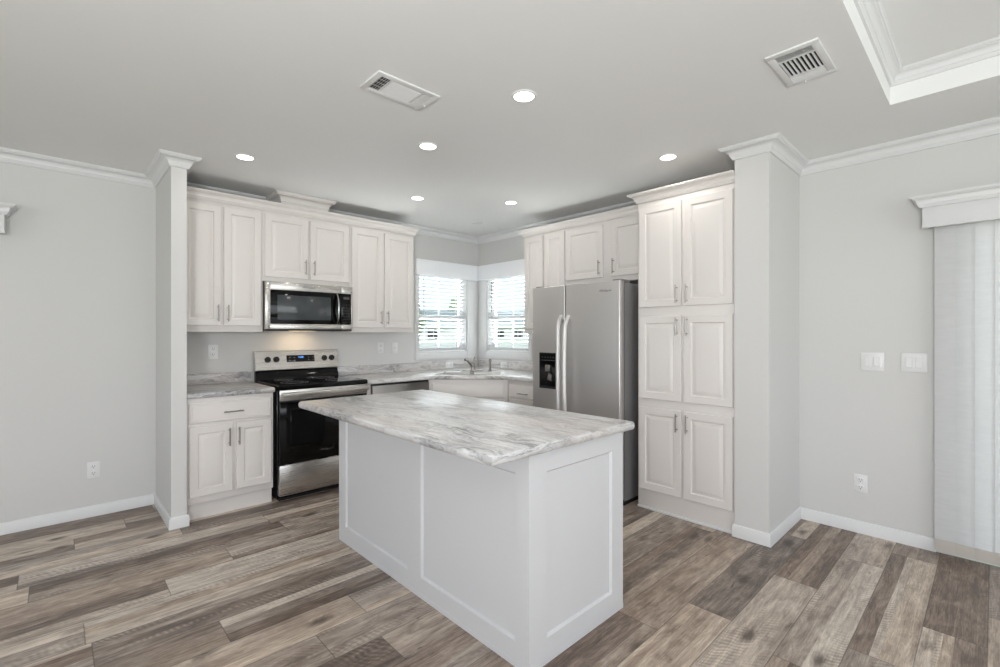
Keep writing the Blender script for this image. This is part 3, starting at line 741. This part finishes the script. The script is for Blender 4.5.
# backguard
MB().prism([(-.03, .868), (-.094, .868), (-.094, .905), (-.060, .985), (-.03, .985)], x0 + .004, x1 - .004, 0, axis='x').build('backguard', 'glossblack', t)
cp = MB().prism([(-.022, .980), (-.078, .980), (-.085, .988), (-.052, 1.148), (-.046, 1.152), (-.022, 1.152)], x0, x1, 0, axis='x').build('control_panel', 'steel', t)
tilt = Matrix.Translation((0, -.0685, 1.068)) @ Matrix.Rotation(math.atan2(.033, .160), 4, 'X').inverted()  # w faces out and slightly up
fpn = Matrix.Translation((0, -.0688, 1.068)) @ Matrix.Rotation(-math.atan2(.033, .160), 4, 'X') @ Matrix(((1, 0, 0, 0), (0, 0, -1, 0), (0, 1, 0, 0), (0, 0, 0, 1)))
for kx in (-2.484, -2.412, -1.982, -1.911):
    c = MB(fpn); c.cyl((kx, .008, 0.0), (kx, .008, .006), .026, n=28); c.cyl((kx, .008, .006), (kx, .008, .024), .022, .019, n=28); c.box(kx - .004, kx + .004, -.014, .030, .022, .030, .002)
    c.build('knob', 'blackm', cp)
c = MB(fpn); c.box(-2.325, -2.075, -.020, .042, -.001, .003, .001); disp = c.build('display', 'glossblack', cp)
def digits(txt, fr, u, v, w, h, par, size, mat, nm='lettering', ext=.0004, align='CENTER'):
    cu = bpy.data.curves.new(nm, 'FONT'); cu.body = txt; cu.size = size; cu.extrude = ext; cu.align_x = align; cu.align_y = 'CENTER'
    ob = bpy.data.objects.new(nm, cu); COL.objects.link(ob); dg = bpy.context.evaluated_depsgraph_get()
    me = bpy.data.meshes.new_from_object(ob.evaluated_get(dg)); bpy.data.objects.remove(ob); bpy.data.curves.remove(cu)
    me.transform(fr @ Matrix.Translation((u, v, w)))
    me.transform(Matrix.Translation(-ORG[par.name]))
    o = bpy.data.objects.new(nm, me); COL.objects.link(o); o.parent = par; ORG[o.name] = ORG[par.name]; me.materials.clear(); me.materials.append(M[mat]); return o
digits('12:00', fpn, -2.200, .022, .0035, 0, cp, .022, 'led', 'clock_digits')
c = MB(fpn)
for i in range(6):
    for j in range(2):
        if i in (2, 3): continue
        uu = -2.306 + i * .0425; vv = -.006 + j * .024
        c.box(uu, uu + .014, vv, vv + .004, .0030, .0036)
c.build('key_legends', 'ledgray', cp)
digits('Whirlpool', FA(0, -.6602, 0), -2.222, .370, .0006, 0, od, .034, 'lightmark', 'logo')

# ------------------------------------------------------------------ microwave
t = thing('microwave', (-2.228, -.19, 1.332), 'stainless over-the-range microwave mounted above the range', 'microwave')
x0, x1, z0, z1 = -2.598, -1.852, 1.330, 1.7335
MB().box(x0, x1, -.355, -.003, z0 + .012, z1, .002).build('body', 'bronze', t)
MB().box(x0 + .003, x1 - .003, -.372, -.003, z0 - .002, z0 + .012).build('underside', 'blackm', t)
dm = -1.972 + .012
c = MB(); zz0, zz1 = z0 + .012, z1 - .002
gx0, gx1, gz0, gz1 = -2.560, dm - .002, 1.386, 1.665
c.box(x0, gx0, -.385, -.357, zz0, zz1, .002).box(gx0, dm, -.385, -.357, gz1, zz1, .002).box(gx0, dm, -.385, -.357, zz0, gz0, .002)
dr = c.build('door', 'steel', t)
MB().box(gx0 - .001, dm, -.382, -.360, gz0 - .001, gz1 + .001, .001).build('door_glass', 'glossblack', dr)
M['mwin'] = base_mat('microwave_screen', rgb(62, 66, 68), 0.12)[0]
MB().box(gx0 + .055, dm - .095, -.3826, -.381, gz0 + .035, gz1 - .040, .0004).build('window_screen', 'mwin', dr)
c = MB(); pts = []
for k in range(13):
    q = k / 12; pts.append((-1.998 + .000, -.386 - .034 * math.sin(PI * q) ** .6 if 0 < q < 1 else -.384, 1.398 + (1.655 - 1.398) * q))
c.tube(pts, .0145, 10, flat=(1, .55)); c.build('handle', 'chrome', dr)
c = MB(); c.box(dm + .002, x1, -.385, -.357, gz1, zz1, .002).box(dm + .002, x1, -.385, -.357, zz0, gz0, .002).box(x1 - .014, x1, -.385, -.357, gz0, gz1, .001)
pn = c.build('control_panel', 'steel', t)
MB().box(dm + .002, x1 - .014, -.383, -.358, gz0, gz1, .001).build('keypad', 'glossblack', pn)
c = MB(FA(0, -.383, 0))
for i in range(3):
    for j in range(7):
        u = dm + .020 + i * .024; v = 1.405 + j * .026; c.box(u, u + .012, v, v + .004, 0, .0006)
c.box(dm + .022, dm + .078, 1.615, 1.638, 0, .0006); c.build('key_legends', 'mark', pn)
digits('Whirlpool', FA(0, -.3852, 0), -2.250, 1.698, .0003, 0, dr, .024, 'mark', 'logo')
MB().box(-2.34, -2.12, -.20, -.15, z0 - .0026, z0 - .0021).build('cooktop_lamp', 'warmlens', t)
lamp('cooktop_lamp_light', 'AREA', (-2.23, -.15, z0 - .004), 0.6, (1, .72, .42), aim=(-2.23, -.10, .9), shape='RECTANGLE', size=.22, size_y=.05)

# ------------------------------------------------------------------ refrigerator
t = thing('refrigerator', (-.40, -2.086, 0), 'stainless side-by-side refrigerator with door dispenser beside the pantry', 'refrigerator')
ff = FB(-.715, 0, 0); y0, ym, y1 = 1.641, 2.003, 2.517; ZT = 1.704
MB().box(-.712, -.03, -y1 + .006, -y0 - .006, .035, 1.690, .004).build('body', 'fridge_side', t)
MB().box(-.70, -.05, -y1 + .02, -y0 - .02, .0, .035).build('base_grille', 'blackm', t)
def fdoor(a, b, name):
    return MB(ff).box(a, b, .055, ZT, .006, .072, .007, 4).build(name, 'fridge', t, angle=45)
d1 = fdoor(y0, ym - .004, 'freezer_door'); d2 = fdoor(ym + .004, y1, 'refrigerator_door')
for a, b in ((y0 + .01, y0 + .07), (y1 - .08, y1 - .01)): MB(ff).box(a, b, 1.690, 1.716, -.09, .04, .004).build('hinge_cover', 'fridge_side', t)
MB(ff).box(y0 + .006, y1 - .006, .06, ZT - .01, -.004, .007).build('door_gasket', 'slot', t)
for (u, d, sgn) in ((ym - .032, d1, -1), (ym + .032, d2, 1)):
    pts = []; zt, zb = 1.450, .560
    for k in range(25):
        q = k / 24; e = min(q, 1 - q); out = .072 + .048 * (1 - (1 - min(e / .12, 1)) ** 2) + .006 * math.sin(PI * q)
        pts.append((u + sgn * .004 * (1 - math.sin(PI * q)), zt + (zb - zt) * q, out))
    c = MB(ff); c.tube(pts, .0165, 14, flat=(.8, 1.05)); c.build('handle', 'handlealu', d)
# dispenser
du0, du1, dv0, dv1 = 1.722, 1.925, .838, 1.142
dsp = MB(ff).rings(du0, du1, dv0, dv1, [(0, .0735), (.004, .0755), (.009, .0755), (.012, .074), (.014, .0738)], .071).build('dispenser', 'glossblack', d1)
c = MB(ff); c.box(du0 + .016, du1 - .016, 1.075, 1.080, .0738, .0745)
for i in range(5): c.box(du0 + .030 + i * .030, du0 + .042 + i * .030, 1.098, 1.108, .0738, .0744)
c.build('key_legends', 'mark', dsp)
c = MB(ff); c.box(1.800, 1.850, .985, 1.040, .074, .092, .005); c.build('ice_chute', 'nickel', dsp)
c = MB(ff); c.prism([(1.828, .915), (1.868, .905), (1.868, .955), (1.840, .975)], .0745, .094, .002); c.build('water_paddle', 'nickel', dsp)
c = MB(ff); c.box(du0 + .02, du1 - .02, .846, .858, .0738, .090, .003); c.build('drip_tray', 'slot', dsp)
digits('Whirlpool', FB(-.715, 0, 0), 2.39, 1.632, .0722, 0, d2, .026, 'mark', 'logo')

# ------------------------------------------------------------------ island
IX0, IX1, IY0, IY1 = -2.518, -1.862, -3.212, -1.565; IZ = .886
t = thing('kitchen_island', ((IX0 + IX1) / 2, (IY0 + IY1) / 2, 0), 'white panelled kitchen island standing in the middle of the floor', 'kitchen island')
MB().box(IX0 + .012, IX1 - .012, IY0 + .012, IY1 - .012, 0.0, IZ - .040).build('body', 'island', t)
def framed(fr, u0, u1, v0, v1, cols, name, bot=.098, top=.762, th=.012):
    """stile and rail frame over a flat field with moulded inner edges; cols = panel openings"""
    c = MB(fr); e = th
    ed = [u0] + [x for p in cols for x in p] + [u1]
    for i in range(0, len(ed), 2): c.box(ed[i], ed[i + 1], v0, v1, 0, e, 0)
    for a, b in cols: c.box(a, b, v0, bot, 0, e).box(a, b, top, v1, 0, e)
    o = c.build(name, 'island', t, smooth=False)
    for a, b in cols:
        m = .011; c = MB(fr); vs = []; L = [(0, e), (0.002, e), (m * .5, e * .55), (m, .0005)]
        for ins, h in L: vs += [(a + ins, bot + ins, h), (b - ins, bot + ins, h), (b - ins, top - ins, h), (a + ins, top - ins, h)]
        fs = [(i * 4 + k, i * 4 + (k + 1) % 4, i * 4 + 4 + (k + 1) % 4, i * 4 + 4 + k) for i in range(3) for k in range(4)]
        c._add(vs, fs); c.build('panel_molding', 'island', o, angle=10)
    return o
fl = FB(IX0 + .012, 0, 0)
framed(fl, -IY1, -IY0, 0, IZ - .041, [(1.655, 2.372), (2.482, 3.142)], 'side_panel')
fe = FA(0, IY0 + .012, 0)
framed(fe, IX0, IX1, 0, IZ - .041, [(-2.415, -1.952)], 'end_panel')
frr = Matrix(((0, 0, 1, IX1 - .012), (1, 0, 0, 0), (0, 1, 0, 0), (0, 0, 0, 1)))
MB(frr).box(IY0 + .012, IY1 - .012, 0, IZ - .041, 0, .012).build('back_panel', 'island', t, smooth=False)
MB().box(IX0 + .012, IX1 - .012, IY1 - .012, IY1, 0, IZ - .041).build('end_panel', 'island', t, smooth=False)
# cupboard doors on the side facing the kitchen
fk = Matrix(((0, 0, 1, IX1), (1, 0, 0, 0), (0, 1, 0, 0), (0, 0, 0, 1)))
for k in range(4):
    a = IY0 + .03 + k * .3990; b = a + .385
    cdoor(fk, a, b, .15, .80, t, b - .03 if k % 2 == 0 else a + .03, .70)
c = MB(); sweep(c, [(IX0, IY1), (IX0, IY0), (IX1, IY0), (IX1, IY1)][::-1], [(-.001, 0), (.013, 0), (.013, .012), (.010, .018), (.004, .021), (-.001, .022)]); c.build('base_trim', 'island', t)
# rounded-corner worktop with bullnose
TX = (-2.744, -1.815); TYY = (-3.252, -1.466)
def rrect(x0, x1, y0, y1, r, n=5):
    out = []
    for cx, cy, a0 in ((x1, y1, 0), (x0, y1, PI / 2), (x0, y0, PI), (x1, y0, 3 * PI / 2)):
        rr = r[(cx == x1, cy == y1)]
        for k in range(n + 1 if rr > .004 else 1):
            a = a0 + (PI / 2) * k / n if rr > .004 else a0 + PI / 4
            sx = 1 if cx == x1 else -1; sy = 1 if cy == y1 else -1
            if rr > .004: out.append((cx - sx * rr + math.cos(a) * rr, cy - sy * rr + math.sin(a) * rr))
            else: out.append((cx, cy))
    return out
pts = rrect(TX[0], TX[1], TYY[0], TYY[1], {(True, True): .03, (False, True): .03, (True, False): .012, (False, False): 0.0})
c = MB(); prof = []
rb = .014
for k in range(7):
    a = -PI / 2 + PI * k / 6; prof.append((-rb + rb * math.cos(a), (IZ - .020) + (.020 if True else 0) * math.sin(a)))
n = len(pts); base = [Vector(p) for p in pts]; rowsv = []
for (d, z) in prof:
    row = []
    for i in range(n):
        a, b_, q = base[i - 1], base[i], base[(i + 1) % n]
        def nr(p, r_): dd = (r_ - p).normalized(); return Vector((dd.y, -dd.x))
        n0 = nr(a, b_); n1 = nr(b_, q); m_ = (n0 + n1) / (1 + n0.dot(n1)); row.append((b_.x + m_.x * d, b_.y + m_.y * d, z))
    rowsv.append(row)
vs = [v for r_ in rowsv for v in r_]; fs = []
for i in range(len(prof) - 1):
    for k in range(n): fs.append((i * n + k, i * n + (k + 1) % n, (i + 1) * n + (k + 1) % n, (i + 1) * n + k))
fs.append(tuple(range(n))[::-1]); fs.append(tuple(range((len(prof) - 1) * n, len(prof) * n)))
c._add(vs, fs); o = c.build('worktop', 'laminate_y', None, angle=40)
tag(o, 'large grey marbled laminate worktop lying on the kitchen island', 'worktop')

# ------------------------------------------------------------------ outlets and switches
def duplex(fr, loc, label, horiz=False):
    """fr origin at plate centre"""
    t = thing('wall_outlet', loc, label, 'outlet', 'white outlets')
    if horiz: fr = fr @ Matrix.Rotation(PI / 2, 4, 'Z')
    MB(fr).box(-.036, .036, -.058, .058, 0.0005, .006, .003).build('plate', 'plastic', t)
    for s in (-1, 1):
        c = MB(fr); c.box(-.017, .017, s * .024 - .015, s * .024 + .015, .005, .009, .003); r_ = c.build('receptacle', 'plastic', t)
        c = MB(fr); y = s * .024
        c.box(-.008, -.0055, y - .001, y + .008, .0085, .0093).box(.0055, .008, y - .001, y + .008, .0085, .0093).cyl((0, y - .008, .0085), (0, y - .008, .0093), .0028, n=10); c.build('slots', 'slot', r_)
    MB(fr).cyl((0, 0, .005), (0, 0, .0075), .003, n=10).build('screw', 'lightmark', t)
    return t
def switchplate(fr, loc, label, gangs, toggle=False):
    t = thing('light_switch', loc, label, 'light switch', 'white switch plates')
    w = .036 if gangs == 1 else .060
    MB(fr).box(-w, w, -.058, .058, 0.0005, .006, .003).build('plate', 'plastic', t)
    for g in range(gangs):
        u = (g - (gangs - 1) / 2) * .046
        if toggle:
            c = MB(fr); c.box(u - .005, u + .005, -.012, .012, .005, .008, .001); c.prism([(u - .004, -.001), (u + .004, -.001), (u + .004, .008), (u - .004, .008)], .007, .018, .001); c.build('toggle', 'plastic', t)
        else:
            c = MB(fr); c.box(u - .0168, u + .0168, -.034, .034, .005, .0075, .001); c.rings(u - .015, u + .015, -.031, .031, [(0, .010), (.002, .012)], .006); c.build('rocker', 'plastic', t)
    return t
duplex(FA(-3.630, 0, .332), (-3.630, 0, .274), 'white outlet low on the left wall above the baseboard')
duplex(FA(-2.885, 0, 1.155), (-2.885, 0, 1.10), 'white outlet on the back wall left of the range')
duplex(FA(-1.354, 0, 1.155), (-1.354, 0, 1.10), 'white outlet on the back wall right of the range, left of the small switch')
switchplate(FA(-1.184, 0, 1.150), (-1.184, 0, 1.09), 'small white single switch on the back wall beside the corner window', 1, True)
duplex(FA(-.471, -.021, .936), (-.471, -.021, .90), 'white sideways outlet on the backsplash left of the faucet', True)
duplex(FB(-.021, -.490, .936), (-.021, -.490, .90), 'white sideways outlet on the backsplash right of the faucet', True)
switchplate(FB(0, -3.889, 1.124), (0, -3.889, 1.066), 'white double switch plate on the right wall, farther from the vertical blind', 2)
switchplate(FB(0, -4.091, 1.126), (0, -4.091, 1.068), 'white double switch plate on the right wall, right next to the vertical blind', 2)
duplex(FB(0, -3.828, .324), (0, -3.828, .266), 'white outlet low on the right wall below the switches')

# ------------------------------------------------------------------ ceiling fittings
LT = [(-2.90, -.959, 'round recessed light nearest the left wing wall'), (-2.112, -1.96, 'round recessed light beyond the long ceiling vent, over the island'),
      (-2.123, -2.81, 'round recessed light nearest the camera, topmost in the photo'), (-1.524, -.951, 'round recessed light above the dishwasher in front of the back cabinets'),
      (-.829, -1.415, 'round recessed light nearest the corner windows'), (-.832, -2.918, 'round recessed light in front of the tall pantry')]
for x, y, lab in LT:
    t = thing('recessed_light', (x, y, H), 'white ' + lab, 'recessed light', 'ceiling downlights')
    MB().lathe((x, y, H), [(.050, -.001), (.051, -.005), (.056, -.006), (.062, -.004), (.064, .0005)], 40).build('trim_ring', 'plastic', t)
    MB().lathe((x, y, H), [(.0001, -.004), (.030, -.0038), (.050, -.003), (.051, -.001)], 40).build('lens', 'lens', t)
    l = lamp('downlight_lamp', 'AREA', (0, 0, -.012), 1.3, (1, .95, .88), rot=(0, 0, 0), shape='DISK', size=.10); l.parent = t
t = thing('ceiling_disc', (-.55, -.617, H), 'small flat white ceiling disc above the corner sink', 'ceiling disc')
MB().lathe((-.55, -.617, H), [(.0001, -.010), (.040, -.009), (.052, -.006), (.056, .0005)], 32).build('cover', 'ledgray' if False else 'plastic', t)

def register(cx, cy, L, W, label, ang=0, blades=7, tip=.007):
    t = thing('ceiling_vent', (cx, cy, H), label, 'ceiling vent', 'ceiling air vents')
    fr = Matrix.Translation((cx, cy, H)) @ Matrix.Rotation(ang, 4, 'Z')
    b_ = .030; l2, w2 = L / 2, W / 2
    c = MB(fr); z0, z1 = -.009, -.0005
    c.box(-l2, -l2 + b_, -w2, w2, z0, z1, .002).box(l2 - b_, l2, -w2, w2, z0, z1, .002).box(-l2 + b_, l2 - b_, -w2, -w2 + b_, z0, z1, .002).box(-l2 + b_, l2 - b_, w2 - b_, w2, z0, z1, .002)
    e1 = -l2 + b_ + (L - 2 * b_) * .20; e2 = l2 - b_ - (L - 2 * b_) * .20
    c.box(e1 - .004, e1 + .004, -w2 + b_, w2 - b_, z0 + .001, z1).box(e2 - .004, e2 + .004, -w2 + b_, w2 - b_, z0 + .001, z1)
    c.build('frame', 'plastic', t)
    MB(fr).box(-l2 + .01, l2 - .01, -w2 + .01, w2 - .01, -.0012, -.0004).build('duct_opening', 'slot', t)
    def blade(c, p0, p1, nx, ny, lean):   # thin angled blade between two points
        h = .011; ox, oy = nx * lean, ny * lean; th = .0007
        a = Vector(p0); b = Vector(p1)
        v = []
        for (dx, z) in ((0, -.0015), (1, -.0095)):
            for q in (-1, 1):
                for p in (a, b): v.append((p.x + ox * dx + nx * th * q, p.y + oy * dx + ny * th * q, z))
        c._add(v, [(0, 1, 3, 2), (4, 6, 7, 5), (0, 4, 5, 1), (2, 3, 7, 6), (0, 2, 6, 4), (1, 5, 7, 3)])
    for (xa, xb, lean, n) in ((-l2 + b_, e1 - .004, -.006, 4), (e2 + .004, l2 - b_, .006, 4)):
        c = MB(fr)
        for k in range(n):
            x = xa + (xb - xa) * (k + .7) / (n + .4); blade(c, (x, -w2 + b_, 0), (x, w2 - b_, 0), 1, 0, lean)
        for k in range(3):
            y = -w2 + b_ + (W - 2 * b_) * (k + 1) / 4; c.box(xa, xb, y - .001, y + .001, -.004, -.002)
        c.build('end_louvers', 'plastic', t)
    c = MB(fr)
    for k in range(blades):
        y = -w2 + b_ + (W - 2 * b_) * (k + .5) / blades; blade(c, (e1 + .004, y, 0), (e2 - .004, y, 0), 0, 1, tip)
    c.build('louvers', 'plastic', t)
    c = MB(fr); c.box(l2 - b_ * .65, l2 - b_ * .45, w2 * .2, w2 * .2 + .004, -.020, -.008, .001); c.build('damper_lever', 'plastic', t)
register(-2.597, -2.428, .340, .190, 'long white air vent in the ceiling above the island, left of the lights')
register(-1.440, -3.846, .335, .195, 'short dark-slotted white air vent in the ceiling beside the tray recess', 0, 8, .004)

# ------------------------------------------------------------------ outdoors, seen through the blinds
GZ = -.75
struct(MB().box(-60, 120, -60, 150, GZ - .3, GZ).build('ground', 'grass', smooth=False))
struct(MB().prism([(8, 15), (60, 15), (60, 22), (30, 30), (8, 60), (2, 60)], GZ, GZ + .02).build('ground_road', 'asphalt', smooth=False))
def house(cx, cy, ang, L, W, label, eave=2.5, ridge=4.3):
    fr = Matrix.Translation((cx, cy, GZ)) @ Matrix.Rotation(ang, 4, 'Z'); t = thing('neighbour_house', (cx, cy, GZ), label, 'house', 'houses beyond the corner windows')
    MB(fr).box(-L / 2, L / 2, -W / 2, W / 2, 0, eave + .7).build('walls', 'siding', t, smooth=False)
    c = MB(fr); e = eave + .7; c.prism([(-W / 2 - .5, e), (W / 2 + .5, e), (0, ridge + .7)], -L / 2 - .5, L / 2 + .5, 0, axis='x')
    c.build('roof', 'roof', t, smooth=False)
    c = MB(fr); c.box(-L / 2 - .55, L / 2 + .55, -W / 2 - .62, -W / 2 - .5, e - .28, e + .12); c.build('fascia', 'siding', t, smooth=False)
    k = -L / 2 + 1.2
    while k < L / 2 - 1.5:
        w = MB(fr).box(k, k + 1.5, -W / 2 - .06, -W / 2 + .01, 1.35, 2.65).build('window', 'siding', t, smooth=False)
        MB(fr).box(k + .08, k + 1.42, -W / 2 - .075, -W / 2 - .05, 1.43, 2.57).build('pane', 'hglass', w, smooth=False)
        c = MB(fr); c.box(k + .72, k + .78, -W / 2 - .09, -W / 2 - .07, 1.43, 2.57); c.box(k + .08, k + 1.42, -W / 2 - .09, -W / 2 - .07, 1.97, 2.03); c.build('window_bars', 'siding', w, smooth=False)
        k += 2.6
    return t
# directions: window 1 looks along roughly (0.62,0.78); window 2 along roughly (0.72,0.69)
house(27, 47, math.radians(-38), 15, 9, 'white neighbouring house seen through the left corner window')
house(47.5, 43, math.radians(-46), 13, 9, 'white neighbouring house seen through the right corner window')
def ico(c, ctr, r, sc=(1, 1, 1), sub=3, amp=.22):
    b = bmesh.new(); bmesh.ops.create_icosphere(b, subdivisions=sub, radius=r)
    for v in b.verts:
        n = v.co.normalized(); k = 1 + amp * (math.sin(n.x * 9 + ctr[0]) * math.sin(n.y * 11 + ctr[1]) + .5 * math.sin(n.z * 17 + n.x * 13) + random.uniform(-.25, .25))
        v.co = Vector((v.co.x * k * sc[0] + ctr[0], v.co.y * k * sc[1] + ctr[1], v.co.z * k * sc[2] + ctr[2]))
    c.merge(b)
def tree(x, y, h, r, label):
    t = thing('tree', (x, y, GZ), label, 'tree', 'trees beyond the corner windows')
    MB().tube([(x, y, GZ), (x + .1, y, GZ + h * .3), (x - .1, y + .1, GZ + h * .6)], [.28, .2, .12], 10).build('trunk', 'bark', t)
    c = MB()
    for k in range(9):
        a = k * 2.4; rr = r * (.35 + .2 * (k % 3)); ico(c, (x + math.cos(a) * r * .55, y + math.sin(a) * r * .55, GZ + h * (.5 + .055 * k)), rr, sub=2)
    c.build('crown', 'leaf', t)
tree(14.3, 25, 3.9, 1.3, 'round green tree at the left side of the left corner window view')
tree(25.0, 28.9, 3.4, 1.3, 'green tree in front of the house in the right corner window')
tree(62, 76, 10, 4.5, 'distant green tree rising between the two neighbouring houses')
def shrub(x, y, r, label):
    c = MB(); ico(c, (x, y, GZ + r * .7), r, (1, 1, .8), 3, .12); tag(c.build('shrub', 'leaf'), label, 'shrub', 'shrubs by the neighbouring houses')
shrub(27.5, 33, 1.0, 'low round shrub before the neighbouring houses, on the left'); shrub(34.5, 29, .9, 'low round shrub before the neighbouring houses, on the right')
def car(x, y, ang, label):
    fr = Matrix.Translation((x, y, GZ + .02)) @ Matrix.Rotation(ang, 4, 'Z'); t = thing('car', (x, y, GZ + .02), label, 'car')
    MB(fr).prism([(-2.2, .35), (2.2, .35), (2.25, .7), (1.9, .92), (1.1, 1.0), (.55, 1.45), (-1.3, 1.48), (-1.9, 1.0), (-2.25, .9)], -.87, .87, .05, axis='y').build('body', 'carpaint', t)
    MB(fr).prism([(1.0, 1.02), (.52, 1.40), (-1.25, 1.42), (-1.75, 1.02)], -.885, .885, 0, axis='y').build('windows', 'hglass', t, smooth=False)
    for sx in (-1.4, 1.4):
        for sy in (-.9, .68): MB(fr).cyl((sx, sy, .34), (sx, sy + .22, .34), .34, n=24).build('wheel', 'rubber', t)
car(36.5, 25.5, math.radians(-40), 'silver car parked outside the right corner window')
